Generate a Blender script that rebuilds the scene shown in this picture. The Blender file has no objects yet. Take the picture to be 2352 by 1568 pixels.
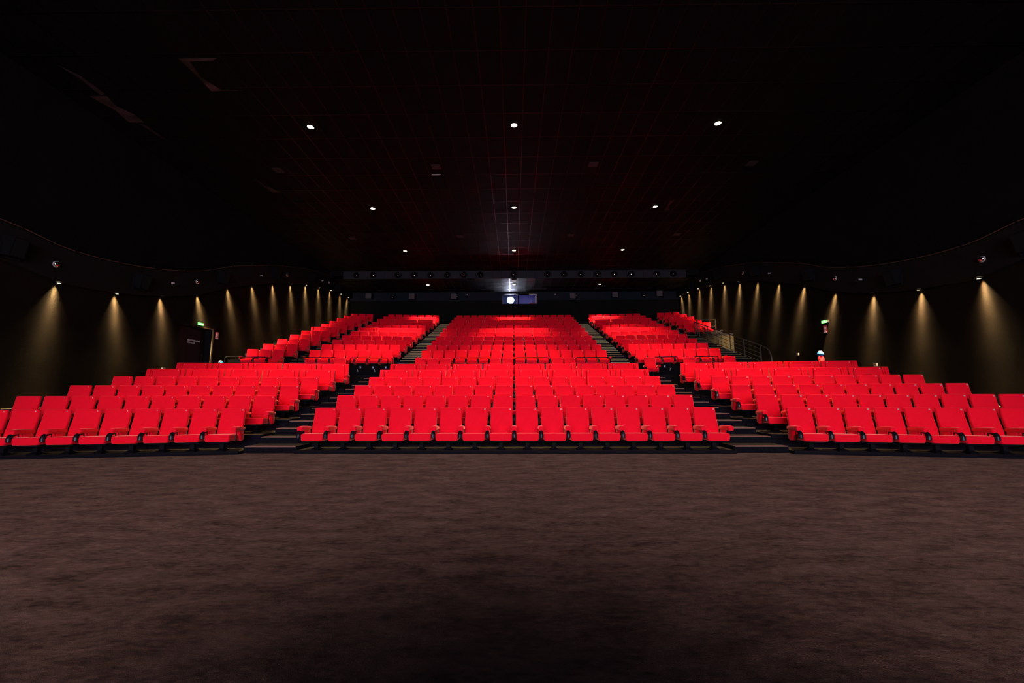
import bpy, math, random
from mathutils import Matrix, Vector
random.seed(7)
scene = bpy.context.scene
col = scene.collection
PI = math.pi

# ------------------------------------------------------------------ camera, world, exposure
W_PX = 2352.0
F_PX = 966.0
cam_d = bpy.data.cameras.new('camera')
cam_d.sensor_width = 36.0
cam_d.lens = F_PX / W_PX * 36.0
cam_d.shift_x = 6.0 / W_PX
cam_d.clip_start = 0.05
cam = bpy.data.objects.new('camera', cam_d)
col.objects.link(cam)
cam.matrix_world = (Matrix.Translation((0, 0, 1.2)) @ Matrix.Rotation(math.radians(0.62), 4, 'Z')
                    @ Matrix.Rotation(math.radians(90 + 7.14), 4, 'X') @ Matrix.Rotation(-0.0022, 4, 'Z'))
scene.camera = cam

world = bpy.data.worlds.new('world')
scene.world = world
world.use_nodes = True
world.node_tree.nodes['Background'].inputs[0].default_value = (0, 0, 0, 1)
world.node_tree.nodes['Background'].inputs[1].default_value = 0.0

vs = scene.view_settings
vs.view_transform = 'Standard'
vs.look = 'None'
vs.gamma = 1.0
vs.exposure = 0.0
vs.use_curve_mapping = False
scene.cycles.use_denoising = True
scene.cycles.max_bounces = 3
scene.cycles.diffuse_bounces = 2
scene.cycles.glossy_bounces = 2
scene.cycles.use_adaptive_sampling = True
scene.cycles.adaptive_threshold = 0.03
scene.cycles.use_light_tree = False
scene.cycles.sample_clamp_indirect = 20.0
scene.cycles.caustics_reflective = False
scene.cycles.caustics_refractive = False

LAMP_W = 4000.0       # ceiling downlights
WASH_W = 14500.0        # wall washers
SCREEN_L = 19.0       # brightness of the lit screen
WARM = (1.0, 0.72, 0.42)

# ------------------------------------------------------------------ materials
def mat(name, base, rough=0.7, metal=0.0, spec=0.4, emit=None, estr=0.0, sheen=None):
    m = bpy.data.materials.new(name)
    m.use_nodes = True
    b = m.node_tree.nodes['Principled BSDF']
    b.inputs['Base Color'].default_value = (*base, 1)
    b.inputs['Roughness'].default_value = rough
    b.inputs['Metallic'].default_value = metal
    b.inputs['Specular IOR Level'].default_value = spec
    if sheen:
        b.inputs['Sheen Weight'].default_value = sheen[0]
        b.inputs['Sheen Roughness'].default_value = sheen[1]
        b.inputs['Sheen Tint'].default_value = (*sheen[2], 1)
    if emit:
        b.inputs['Emission Color'].default_value = (*emit, 1)
        b.inputs['Emission Strength'].default_value = estr
    return m

def noisy(m, c1, c2, scale, detail=4, lo=0.35, hi=0.65, bump=0.0, bscale=300.0, stretch=(1, 1, 1), scale2=None, bdist=0.01, pile=None):
    nt = m.node_tree
    N, L = nt.nodes, nt.links
    b = N['Principled BSDF']
    tc = N.new('ShaderNodeTexCoord')
    mp = N.new('ShaderNodeMapping')
    mp.inputs['Scale'].default_value = stretch
    L.new(tc.outputs['Object'], mp.inputs['Vector'])
    nz = N.new('ShaderNodeTexNoise')
    nz.inputs['Scale'].default_value = scale
    nz.inputs['Detail'].default_value = detail
    nz.inputs['Roughness'].default_value = 0.6
    L.new(mp.outputs[0], nz.inputs['Vector'])
    fac = nz.outputs['Fac']
    if scale2:
        n2 = N.new('ShaderNodeTexNoise')
        n2.inputs['Scale'].default_value = scale2
        n2.inputs['Detail'].default_value = 3
        L.new(mp.outputs[0], n2.inputs['Vector'])
        mx = N.new('ShaderNodeMath'); mx.operation = 'MULTIPLY_ADD'
        mx.inputs[1].default_value = 0.45
        sc = N.new('ShaderNodeMath'); sc.operation = 'MULTIPLY'; sc.inputs[1].default_value = 0.55
        L.new(fac, sc.inputs[0])
        L.new(n2.outputs['Fac'], mx.inputs[0])
        L.new(sc.outputs[0], mx.inputs[2])
        fac = mx.outputs[0]
    cr = N.new('ShaderNodeValToRGB')
    cr.color_ramp.elements[0].position = lo
    cr.color_ramp.elements[0].color = (*c1, 1)
    cr.color_ramp.elements[1].position = hi
    cr.color_ramp.elements[1].color = (*c2, 1)
    L.new(fac, cr.inputs[0])
    L.new(cr.outputs[0], b.inputs['Base Color'])
    if pile:
        mr = N.new('ShaderNodeMapRange')
        mr.inputs['From Min'].default_value = lo; mr.inputs['From Max'].default_value = hi
        mr.inputs['To Min'].default_value = pile[0]; mr.inputs['To Max'].default_value = pile[1]
        L.new(fac, mr.inputs[0]); L.new(mr.outputs[0], b.inputs['Sheen Weight'])
    if bump:
        nb = N.new('ShaderNodeTexNoise')
        nb.inputs['Scale'].default_value = bscale
        nb.inputs['Detail'].default_value = 3
        L.new(tc.outputs['Object'], nb.inputs['Vector'])
        bp = N.new('ShaderNodeBump')
        bp.inputs['Strength'].default_value = bump
        bp.inputs['Distance'].default_value = bdist
        L.new(nb.outputs['Fac'], bp.inputs['Height'])
        L.new(bp.outputs[0], b.inputs['Normal'])
    return m

RED = noisy(mat('red_fabric', (0.68, 0.002, 0.012), 0.9, spec=0.06, sheen=(1.0, 0.3, (1.0, 0.27, 0.20))), (0.79, 0.0042, 0.0195), (0.83, 0.0052, 0.0215), 9, bump=0.12, bscale=420)
RED_MID = mat('crimson_crease_shade', (0.42, 0.002, 0.008), 0.9, spec=0.05)  # darker red that carries the shade in the bolster creases
RED_DK = mat('dark_red_thread', (0.16, 0.002, 0.006), 0.8)
BLACK = mat('black_metal', (0.004, 0.0036, 0.0055), 0.65, spec=0.05)
BLACKM = mat('matte_black_cabinet', (0.0035, 0.0032, 0.004), 0.85, spec=0.03)
BLACKP = noisy(mat('black_plastic', (0.02, 0.02, 0.026), 0.3, spec=0.2), (0.004, 0.004, 0.005), (0.007, 0.007, 0.009), 40)
WHITE = mat('white_print', (0.50, 0.46, 0.46), 0.6)
CARPET = noisy(mat('brown_carpet', (0.08, 0.055, 0.05), 0.95, spec=0.02, sheen=(0.34, 0.09, (0.92, 0.50, 0.36))), (0.0026, 0.0016, 0.0018), (0.011, 0.0068, 0.0066), 2.6, 6, 0.36, 0.66,
               bump=0.5, bscale=260, scale2=15.0, stretch=(1.0, 2.3, 1.0), pile=(0.14, 0.60))
STEPC = noisy(mat('step_carpet', (0.09, 0.065, 0.05), 0.9, spec=0.15), (0.024, 0.016, 0.011), (0.040, 0.027, 0.018), 14, bump=0.3)
RISER = noisy(mat('dark_riser', (0.012, 0.010, 0.018), 0.85, spec=0.05), (0.0025, 0.002, 0.0036), (0.006, 0.005, 0.0085), 30, bump=0.2)
STEPD = noisy(mat('rear_step_black', (0.006, 0.005, 0.004), 0.9, spec=0.05), (0.003, 0.0025, 0.002), (0.007, 0.0055, 0.004), 14)
VINYL = noisy(mat('tier_vinyl', (0.10, 0.075, 0.045), 0.38, spec=0.5), (0.065, 0.047, 0.025), (0.095, 0.070, 0.037), 5)
WALL = noisy(mat('wall_black_plaster', (0.05, 0.042, 0.03), 0.85, spec=0.02), (0.0040, 0.0029, 0.00185), (0.0075, 0.0054, 0.0034), 1.3, 5, 0.3, 0.7, bump=0.5, bscale=85, bdist=0.012)
WALLK = mat('back_wall_black', (0.006, 0.006, 0.006), 0.95, spec=0.05)
FASC = noisy(mat('fascia_dark_brown', (0.018, 0.013, 0.012), 0.8, spec=0.08), (0.004, 0.003, 0.003), (0.0065, 0.005, 0.0045), 2, bump=0.15, bscale=60)
UPPER = noisy(mat('upper_wall_black', (0.010, 0.008, 0.009), 0.85, spec=0.05), (0.0018, 0.0014, 0.0016), (0.0028, 0.0022, 0.0024), 1.5)
CEIL = mat('ceiling_void', (0.004, 0.003, 0.004), 0.9, spec=0.1)
TILE = noisy(mat('ceiling_tile_black', (0.010, 0.007, 0.008), 0.75, spec=0.06), (0.0010, 0.0008, 0.0010), (0.0016, 0.0012, 0.0014), 3)
TBAR = mat('grid_bar_dark_metal', (0.016, 0.012, 0.015), 0.34, metal=0.85)
FILM = noisy(mat('peeling_film', (0.20, 0.09, 0.11), 0.5), (0.0012, 0.0008, 0.0009), (0.055, 0.028, 0.031), 1.6, 5, 0.42, 0.62)
SOFF = mat('soffit_panel_grey', (0.020, 0.019, 0.026), 0.75, spec=0.1)
BAND = mat('band_blue_black', (0.009, 0.012, 0.019), 0.8, spec=0.08)
GREYBOX = mat('speaker_grille_grey', (0.065, 0.05, 0.06), 0.8)
CHROME = mat('chrome', (0.75, 0.70, 0.72), 0.12, metal=1.0)
NOSE = mat('brass_nosing', (0.34, 0.27, 0.155), 0.38, metal=0.9)
NOSER = mat('worn_red_nosing', (0.20, 0.08, 0.06), 0.6)
RAILM = mat('railing_grey_metal', (0.16, 0.145, 0.125), 0.32, metal=0.7)
CRAIL = mat('rail_red_brown', (0.09, 0.04, 0.035), 0.5, metal=0.3)
CREAM = noisy(mat('cream_panel', (0.20, 0.16, 0.095), 0.7), (0.05, 0.04, 0.024), (0.07, 0.056, 0.034), 4)
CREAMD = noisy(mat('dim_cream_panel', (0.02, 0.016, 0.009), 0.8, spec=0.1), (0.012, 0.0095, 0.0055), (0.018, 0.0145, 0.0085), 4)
DOORM = mat('door_dark_red', (0.005, 0.0016, 0.002), 0.6, spec=0.1)
VENT = mat('vent_red_grey', (0.017, 0.009, 0.010), 0.6)
LAMPG = mat('lamp_glass', (1, 1, 1), 0.5, emit=(1.0, 0.78, 0.48), estr=20.0)
WASHG = mat('washer_glass', (1, 1, 1), 0.5, emit=(1.0, 0.80, 0.45), estr=7.0)
LENSG = mat('projector_lens_glow', (1, 1, 1), 0.5, emit=(0.80, 0.84, 1.0), estr=260.0)
EXITG = mat('exit_green_lit', (0.1, 0.8, 0.2), 0.5, emit=(0.12, 1.0, 0.10), estr=2.2)
EXITW = mat('exit_white_lit', (0.9, 1, 0.9), 0.5, emit=(0.85, 1.0, 0.75), estr=5.0)
SIGNR = mat('sign_red', (0.60, 0.04, 0.04), 0.5)
SIGNW = mat('sign_white', (0.8, 0.76, 0.74), 0.5)
EXTR = mat('extinguisher_red', (0.55, 0.01, 0.015), 0.3)
BLUE = mat('extinguisher_blue', (0.02, 0.10, 0.30), 0.25)
PINK = mat('pink_side', (0.45, 0.06, 0.12), 0.9)
SCREENM = mat('lit_screen_picture', (0.7, 0.7, 0.72), 0.9, spec=0.1, emit=(0.92, 0.86, 1.0), estr=SCREEN_L)
BOOTHW = mat('booth_wall_violet', (0.20, 0.18, 0.45), 0.8)
PIPEM = mat('pipe_pale_pink', (0.32, 0.27, 0.28), 0.5)
PURP = mat('plaque_lilac', (0.30, 0.28, 0.50), 0.4)
GLASS = bpy.data.materials.new('port_glass'); GLASS.use_nodes = True
_nt = GLASS.node_tree
for _n in list(_nt.nodes):
    if _n.type != 'OUTPUT_MATERIAL':
        _nt.nodes.remove(_n)
_tr = _nt.nodes.new('ShaderNodeBsdfTransparent'); _tr.inputs[0].default_value = (0.93, 0.95, 1, 1)
_gl = _nt.nodes.new('ShaderNodeBsdfGlossy'); _gl.inputs['Roughness'].default_value = 0.02
_mx = _nt.nodes.new('ShaderNodeMixShader'); _mx.inputs[0].default_value = 0.06
_nt.links.new(_tr.outputs[0], _mx.inputs[1]); _nt.links.new(_gl.outputs[0], _mx.inputs[2])
_nt.links.new(_mx.outputs[0], [n for n in _nt.nodes if n.type == 'OUTPUT_MATERIAL'][0].inputs[0])

# ------------------------------------------------------------------ mesh helpers
class MB:
    def __init__(s):
        s.v, s.f, s.m = [], [], []
    def add(s, v, f, mi=0):
        o = len(s.v)
        s.v += [tuple(p) for p in v]
        for q in f:
            s.f.append(tuple(i + o for i in q))
            s.m.append(mi)
        return s
    def box(s, x0, x1, y0, y1, z0, z1, mi=0, top=None):
        v = [(x0, y0, z0), (x1, y0, z0), (x1, y1, z0), (x0, y1, z0), (x0, y0, z1), (x1, y0, z1), (x1, y1, z1), (x0, y1, z1)]
        s.add(v, [(0, 3, 2, 1), (0, 1, 5, 4), (1, 2, 6, 5), (2, 3, 7, 6), (3, 0, 4, 7)], mi)
        s.add(v, [(4, 5, 6, 7)], mi if top is None else top)
        return s
    def prism(s, poly, z0, z1, mi=0, top=None):
        n = len(poly)
        v = [(x, y, z0) for x, y in poly] + [(x, y, z1) for x, y in poly]
        s.add(v, [tuple(reversed(range(n)))] + [(i, (i + 1) % n, (i + 1) % n + n, i + n) for i in range(n)], mi)
        s.add(v, [tuple(range(n, 2 * n))], mi if top is None else top)
        return s
    def loft(s, secs, mi=0, cap=True, closed=True):
        n = len(secs[0])
        v = [p for sec in secs for p in sec]
        f = []
        for a in range(len(secs) - 1):
            for i in range(n if closed else n - 1):
                j = (i + 1) % n
                f.append((a * n + i, a * n + j, (a + 1) * n + j, (a + 1) * n + i))
        if cap:
            f.append(tuple(reversed(range(n))))
            f.append(tuple(range((len(secs) - 1) * n, len(secs) * n)))
        return s.add(v, f, mi)
    def tube(s, path, r, n=8, mi=0):
        path = [Vector(p) for p in path]
        secs = []
        up = Vector((0, 0, 1))
        for i, p in enumerate(path):
            t = (path[min(i + 1, len(path) - 1)] - path[max(i - 1, 0)]).normalized()
            a = t.cross(up)
            if a.length < 0.05:
                a = t.cross(Vector((0, 1, 0)))
            a.normalize()
            b = a.cross(t).normalized()
            secs.append([p + a * (r * math.cos(2 * PI * k / n)) + b * (r * math.sin(2 * PI * k / n)) for k in range(n)])
        return s.loft(secs, mi)
    def lathe(s, prof, c=(0, 0, 0), axis='z', n=16, mi=0, cap=True):
        secs = []
        for r, h in prof:
            sec = []
            for k in range(n):
                a = 2 * PI * k / n
                u, w = r * math.cos(a), r * math.sin(a)
                if axis == 'z': p = (u, w, h)
                elif axis == 'y': p = (u, h, w)
                else: p = (h, u, w)
                sec.append((p[0] + c[0], p[1] + c[1], p[2] + c[2]))
            secs.append(sec)
        return s.loft(secs, mi, cap)
    def mesh(s, name, mats, smooth=False):
        me = bpy.data.meshes.new(name)
        me.from_pydata(s.v, [], s.f)
        for m in (mats if isinstance(mats, (list, tuple)) else [mats]):
            me.materials.append(m)
        me.polygons.foreach_set('material_index', s.m)
        if smooth:
            me.polygons.foreach_set('use_smooth', [len(f) <= 4 for f in s.f])
        me.update()
        return me

def fixn(me):
    import bmesh
    bm = bmesh.new(); bm.from_mesh(me)
    bmesh.ops.recalc_face_normals(bm, faces=bm.faces)
    bm.to_mesh(me); bm.free()
    return me

def link(name, me, parent=None, loc=None, rz=None):
    o = bpy.data.objects.new(name, me)
    col.objects.link(o)
    if parent is not None: o.parent = parent
    if loc is not None: o.location = loc
    if rz is not None: o.rotation_euler = (0, 0, rz)
    return o

def build(name, mb, mats, parent=None, loc=None, rz=None, smooth=False):
    return link(name, fixn(mb.mesh(name, mats, smooth)), parent, loc, rz)

def tag(o, label, cat, group=None, kind=None):
    o['label'] = label
    o['category'] = cat
    if group: o['group'] = group
    if kind: o['kind'] = kind
    return o

def thing(name, label, cat, loc=(0, 0, 0), rz=0.0, group=None, kind=None):
    return tag(link(name, None, None, loc, rz), label, cat, group, kind)

def spot(name, parent, loc, target, power, color, size_deg, blend, radius, peak=None, skirt=0.0):
    d = bpy.data.lights.new(name, 'SPOT')
    d.energy = power; d.color = color
    d.spot_size = math.radians(size_deg); d.spot_blend = blend; d.shadow_soft_size = radius
    if peak:
        d.use_nodes = True
        nt = d.node_tree
        em = nt.nodes['Emission']
        tc = nt.nodes.new('ShaderNodeTexCoord')
        sx = nt.nodes.new('ShaderNodeSeparateXYZ')
        nt.links.new(tc.outputs['Normal'], sx.inputs[0])
        ab = nt.nodes.new('ShaderNodeMath'); ab.operation = 'ABSOLUTE'
        pw = nt.nodes.new('ShaderNodeMath'); pw.operation = 'POWER'; pw.inputs[1].default_value = peak
        ad = nt.nodes.new('ShaderNodeMath'); ad.operation = 'ADD'; ad.inputs[1].default_value = skirt
        nt.links.new(sx.outputs['Z'], ab.inputs[0]); nt.links.new(ab.outputs[0], pw.inputs[0])
        nt.links.new(pw.outputs[0], ad.inputs[0]); nt.links.new(ad.outputs[0], em.inputs['Strength'])
    o = bpy.data.objects.new(name, d)
    col.objects.link(o)
    o.parent = parent
    o.location = loc
    o.rotation_euler = (Vector(target) - Vector(loc)).to_track_quat('-Z', 'Y').to_euler()
    return o

def text_mesh(body, size, m, xalign='CENTER', bold=0.0, space=1.0):
    c = bpy.data.curves.new('txt', 'FONT')
    c.body = body; c.size = size; c.align_x = xalign; c.align_y = 'CENTER'
    c.offset = bold; c.extrude = 0.0015; c.resolution_u = 2; c.space_line = space
    o = bpy.data.objects.new('txt', c)
    col.objects.link(o)
    dg = bpy.context.evaluated_depsgraph_get()
    me = bpy.data.meshes.new_from_object(o.evaluated_get(dg))
    bpy.data.objects.remove(o)
    bpy.data.curves.remove(c)
    me.materials.clear()
    me.materials.append(m)
    return me

ORD = ['zeroth', 'first', 'second', 'third', 'fourth', 'fifth', 'sixth', 'seventh', 'eighth', 'ninth', 'tenth', 'eleventh', 'twelfth',
       'thirteenth', 'fourteenth', 'fifteenth', 'sixteenth', 'seventeenth', 'eighteenth']

# ------------------------------------------------------------------ layout of the hall
PITCH = 0.55
WX = 13.0          # side walls
FX = 12.8          # fascia front
CZ = 9.8           # ceiling
LZ = 9.23          # low ceiling at the back
SOFY = 28.66
BACKY = 32.7
AISLE_Z = 1.934    # cross aisle level
SF, SR1, SR2 = math.radians(9.5), math.radians(6.5), math.radians(9.0)

def yoff_front(x):
    return -max(0.0, abs(x) - 5.1) * math.tan(SF)
def yoff_rear(x):
    a = abs(x)
    return -max(0.0, min(a, 10.1) - 5.1) * math.tan(SR1) - max(0.0, a - 10.1) * math.tan(SR2)

ROW = {}
for r in range(1, 7):
    ROW[r] = (9.35 + 1.12 * (r - 1), 0.06 + 0.268 * (r - 1))
ROW[7] = (18.53, AISLE_Z)
for r in range(8, 19):
    ROW[r] = (19.8 + 1.18 * (r - 8), 2.405 + 0.391 * (r - 8))
YF = {1: 8.75, 7: 16.2, 8: 19.0}
for r in list(range(2, 7)) + list(range(9, 19)):
    YF[r] = ROW[r - 1][0] + 0.14

# ------------------------------------------------------------------ floor, tiers, walls, ceiling
fl = build('floor', MB().box(-WX - 0.2, WX + 0.2, -13.0, 17.0, -0.2, 0.0), CARPET)
tag(fl, 'mottled dark brown carpet floor in front of the seats', 'floor', kind='structure')

tiers = thing('floor_tiers', 'stepped seating tiers with dark risers under the red seats', 'floor', kind='structure')
def tier(x0, x1, ya, yb, z, yoa, yob, zlow=0.0):
    xs = [x0, x1]
    poly = [(x, ya + yoa(x)) for x in xs] + [(x, yb + yob(x)) for x in reversed(xs)]
    build('tier', MB().prism(poly, zlow, z, 0, 1), [RISER, VINYL], tiers)
zero = lambda x: 0.0
for r in range(1, 7):
    ye = YF[r + 1]
    z = ROW[r][1]
    tier(-4.5, 4.5, YF[r], ye, z, zero, zero)
    for s in (-1, 1):
        a, b = sorted((s * 5.6, s * WX))
        tier(a, b, YF[r], ye, z, yoff_front, yoff_front)
# cross aisle with the wheelchair places
xs = [-WX, -10.1, -5.1, 5.1, 10.1, WX]
poly = [(x, YF[7] + yoff_front(x)) for x in xs] + [(x, YF[8] + yoff_rear(x)) for x in reversed(xs)]
build('cross_aisle', MB().prism(poly, 0.0, AISLE_Z, 0, 1), [RISER, STEPC], tiers)
xs = [10.9, WX]
poly = [(x, YF[8] + yoff_rear(x)) for x in xs] + [(x, YF[14] + yoff_rear(x)) for x in reversed(xs)]
build('side_passage', MB().prism(poly, 0.0, AISLE_Z, 0, 1), [RISER, STEPC], tiers)
for r in range(8, 19):
    ye, yo = (YF[r + 1], yoff_rear) if r < 18 else (BACKY, zero)
    z = ROW[r][1]
    tier(-4.5, 4.5, YF[r], ye, z, zero, zero, 1.5)
    for s in (-1, 1):
        a, b = sorted((s * 5.45, s * 9.65))
        tier(a, b, YF[r], ye, z, yoff_rear, yo, 1.5)
        if s < 0:
            tier(-WX, -10.35, YF[r], ye, z, yoff_rear, yo, 1.5)
        elif r >= 14:
            tier(10.4, WX, YF[r], ye, z, yoff_rear, yo, 1.5)
# pale face of the raised block beside the right stairs
cp = MB()
for a, b in ((10.95, 11.6), (11.62, 12.3), (12.32, 12.98)):
    ya, yb = YF[14] + yoff_rear(a) - 0.012, YF[14] + yoff_rear(b) - 0.012
    cp.prism([(a, ya - 0.02), (b, yb - 0.02), (b, yb), (a, ya)], AISLE_Z, ROW[14][1] - 0.12)
build('cream_face', cp, CREAMD, tiers)
# black edge profile along the front tier
ep = MB()
ep.box(-4.52, 4.52, YF[1] - 0.03, YF[1], 0.03, 0.075)
for s in (-1, 1):
    a, b = s * 5.58, s * (WX - 0.02)
    p = [(a, YF[1] + yoff_front(a) - 0.03), (b, YF[1] + yoff_front(b) - 0.03), (b, YF[1] + yoff_front(b)), (a, YF[1] + yoff_front(a))]
    ep.prism(p, 0.03, 0.075)
build('edge_profile', ep, BLACK, tiers)
for x0, x1 in ((4.5, 4.512), (5.588, 5.6)):
    build('pink_side_panel', MB().box(x0, x1, 8.98, 9.35, 0.02, 0.056), PINK, tiers)  # small pink panels on the tier ends facing the aisle

# aisle stairs
def flight(label, x0, x1, nos, mtread, mnose, yo, zlow=None, yend=None, xmax=None):
    t = thing('aisle_stairs', label, 'stairs', group='aisle stairs')
    for i, (y, z) in enumerate(nos):
        y1 = nos[i + 1][0] if i + 1 < len(nos) else yend
        if y1 is None: y1 = y + 0.4
        lo = zlow(i) if zlow else 0.0
        if xmax: x1 = xmax(z)
        st = build('step', MB().box(x0, x1, y + yo, y1 + yo, lo, z, 0, 1), [RISER, mtread], t)
        build('nosing', MB().box(x0 + 0.02, x1 - 0.02, y + yo - 0.006, y + yo + 0.012, z - 0.014, z + 0.005).box(x0 + 0.02, x1 - 0.02, y + yo + 0.085, y + yo + 0.10, z, z + 0.005), mnose, st)
    return t
fn = [(8.85 + 0.565 * k, 0.1381 * (k + 1)) for k in range(14)]
for s, nm in ((-1, 'left'), (1, 'right')):
    a, b = sorted((s * 4.5, s * 5.6))
    flight(f'dark carpeted stairs between the front centre block and front {nm} block', a, b, fn[:13], STEPC, NOSER, 0.0, yend=fn[13][0])
def rear_nos(ztop_row):
    n = [(YF[8] - 0.787, AISLE_Z + 0.157), (YF[8] - 0.393, AISLE_Z + 0.314)]
    for r in range(8, ztop_row + 1):
        n.append((YF[r], ROW[r][1]))
        if r < ztop_row:
            n.append((YF[r] + 0.393, ROW[r][1] + 0.1303))
            n.append((YF[r] + 0.787, ROW[r][1] + 0.2607))
    return n
rn = rear_nos(18)
zl = lambda i: AISLE_Z + 0.0005 if i < 2 else 1.5
for s, nm in ((-1, 'left'), (1, 'right')):
    a, b = sorted((s * 4.5, s * 5.45))
    flight(f'steep stairs with brass nosings between rear centre block and rear {nm} block', a, b, rn, STEPD, NOSE, 0.0, zl, BACKY - 0.03)
flight('narrow stairs with brass nosings beside the rear far left block', -10.35, -9.65, rn, STEPD, NOSE, yoff_rear(10.0), zl, BACKY + 0.5)
flight('dark stairs with brass nosings running beside the grey handrail', 9.65, 10.9, rn, STEPD, NOSE, yoff_rear(10.2), zl, BACKY + 0.5, lambda z: 10.9 if z < ROW[14][1] - 0.01 else 10.4)

# side walls (left one leaves a door opening)
DY0, DY1, DZ1 = 16.0, 17.84, 3.97
wl = MB()
wl.box(-WX - 0.35, -WX, -12.6, DY0, 0, CZ)
wl.box(-WX - 0.35, -WX, DY1, BACKY + 0.3, 0, CZ)
wl.box(-WX - 0.35, -WX, DY0, DY1, DZ1, CZ)
wl.box(-WX - 0.35, -WX, DY0, DY1, 0, AISLE_Z)
tag(build('wall_left', wl, WALL), 'dark textured side wall lit by downward spotlights, with the exit door', 'wall', kind='structure')
tag(build('wall_right', MB().box(WX, WX + 0.35, -12.6, BACKY + 0.3, 0, CZ), WALL), 'dark textured side wall behind the grey stair handrail', 'wall', kind='structure')
# back wall with the projection port
PX0, PX1, PZ0, PZ1 = -0.95, 1.87, 8.30, 9.07
wb = MB()
wb.box(-WX, PX0, BACKY, BACKY + 0.25, 0, CZ)
wb.box(PX1, WX, BACKY, BACKY + 0.25, 0, CZ)
wb.box(PX0, PX1, BACKY, BACKY + 0.25, 0, PZ0)
wb.box(PX0, PX1, BACKY, BACKY + 0.25, PZ1, CZ)
tag(build('wall_back', wb, WALLK), 'black back wall behind the last row of seats', 'wall', kind='structure')
bd = MB()
bd.box(-WX, PX0, BACKY - 0.12, BACKY, 8.55, LZ)
bd.box(PX1, WX, BACKY - 0.12, BACKY, 8.55, LZ)
bd.box(PX0, PX1, BACKY - 0.12, BACKY, PZ1, LZ)
tag(build('trim_3', bd, BAND), 'blue-black band along the top of the back wall', 'wall band', kind='structure')
tag(build('wall_front', MB().box(-WX, WX, -12.9, -12.6, 0, CZ), WALLK), 'black wall behind the projection screen', 'wall', kind='structure')

# ceiling
ce = build('ceiling', MB().box(-WX - 0.3, WX + 0.3, -12.6, SOFY, CZ + 0.03, CZ + 0.2), CEIL)
tag(ce, 'black suspended grid ceiling with round lamps', 'ceiling', kind='structure')
tile_me = fixn(MB().box(-0.286, 0.286, -0.586, 0.586, 0.0, 0.02).mesh('ceiling_tile', TILE))
GY0 = 14.41
rest = MB()
xi = [-13 + i for i in range(0)]
cols_x = [0.6 * i for i in range(-21, 22)]
rows_y = [GY0 + 0.6 + 1.2 * k for k in range(-22, 12)]
n_t = 0
for k, y in enumerate(rows_y):
    for x in cols_x:
        vis = 8.3 < y < 18.1 and abs(x) < 11.3
        zt = CZ + 0.001 + random.uniform(0, 0.004)
        if vis and n_t < 304:
            link('ceiling_tile', tile_me, ce, (x, y, zt)); n_t += 1
        elif y + 0.6 < SOFY:
            rest.box(x - 0.286, x + 0.286, y - 0.586, y + 0.586, zt, zt + 0.02)
rt = build('ceiling_tiles', rest, TILE, ce)
rt['kind'] = 'stuff'
bar_y = fixn(MB().box(-0.012, 0.012, -23.9, 17.33, -0.006, 0.024).mesh('grid_runner', TBAR))
for i in range(-21, 23):
    link('grid_runner', bar_y, ce, (0.6 * i - 0.3, 11.33, CZ))
bar_x = fixn(MB().box(-12.99, 12.99, -0.012, 0.012, -0.005, 0.023).mesh('grid_cross_bar', TBAR))
for k in range(-22, 12):
    y = GY0 + 1.2 * k
    if -12.5 < y < SOFY: link('grid_cross_bar', bar_x, ce, (0, y, CZ))
def film(pts):
    v = [(x, y, CZ - 0.012) for x, y in pts] + [(x, y, CZ - 0.009) for x, y in pts]
    n = len(pts)
    m = MB().add(v, [tuple(range(n)), tuple(reversed(range(n, 2 * n)))] + [(i, (i + 1) % n, (i + 1) % n + n, i + n) for i in range(n)])
    o = build('peeling_film', m, FILM, ce)
    o['label'] = 'pinkish shiny film peeling off black ceiling tile'
film([(-12.27, 11.08), (-11.76, 11.08), (-11.9, 11.5), (-11.7, 11.9), (-11.72, 12.27), (-12.2, 12.27), (-12.1, 11.7)])
film([(-11.95, 9.9), (-11.73, 10.3), (-11.73, 11.0), (-11.9, 11.03), (-11.86, 10.4)])
film([(-11.95, 12.35), (-11.8, 12.4), (-11.75, 13.4), (-11.86, 13.1)])
film([(-8.62, 9.75), (-7.6, 9.74), (-7.75, 9.82), (-8.4, 9.85), (-8.5, 10.4), (-8.3, 10.85), (-7.66, 10.9), (-8.6, 10.92), (-8.58, 10.3)])
film([(-10.45, 15.84), (-10.3, 15.86), (-10.28, 16.4), (-9.9, 16.95), (-10.3, 16.95)])
film([(7.03, 17.97), (7.2, 17.99), (7.15, 18.6), (7.4, 19.04), (7.12, 19.06)])
# ceiling vents
def vent(x, y, z, label):
    t = thing('ceiling_vent', label, 'vent', (x, y, z), group='ceiling vents')
    t.scale = (0.66, 0.66, 1)
    build('frame', MB().box(-0.28, 0.28, -0.28, 0.28, -0.012, 0.0), TBAR, t)
    for k in range(6):
        build('slat', MB().box(-0.25, 0.25, -0.25 + 0.085 * k, -0.19 + 0.085 * k, -0.022, -0.012), VENT, t)
for x, y, lb in ((-2.94, 15.03, 'nearer of the two vents left of the middle ceiling lamps'), (3.02, 14.96, 'nearer of the two vents right of the middle ceiling lamps'),
                 (-2.92, 22.17, 'farther of the two vents left of the middle ceiling lamps'), (3.11, 22.1, 'farther of the two vents right of the middle ceiling lamps'),
                 (-8.92, 22.36, 'farther of the two vents outside the left row of ceiling lamps'), (8.87, 22.04, 'farther of the two vents outside the right row of ceiling lamps'),
                 (8.97, 14.96, 'nearer of the two vents outside the right row of ceiling lamps'), (-9.06, 15.18, 'nearer of the two vents outside the left row of ceiling lamps')):
    vent(x, y, CZ - 0.006, 'reddish square ceiling vent, ' + lb)
t = thing('ceiling_slot', 'thin pale slot diffuser beside a reddish vent near the middle lamps', 'diffuser', (-3.04, 15.62, CZ - 0.006))
t.scale = (0.65, 1, 0.6)
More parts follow.
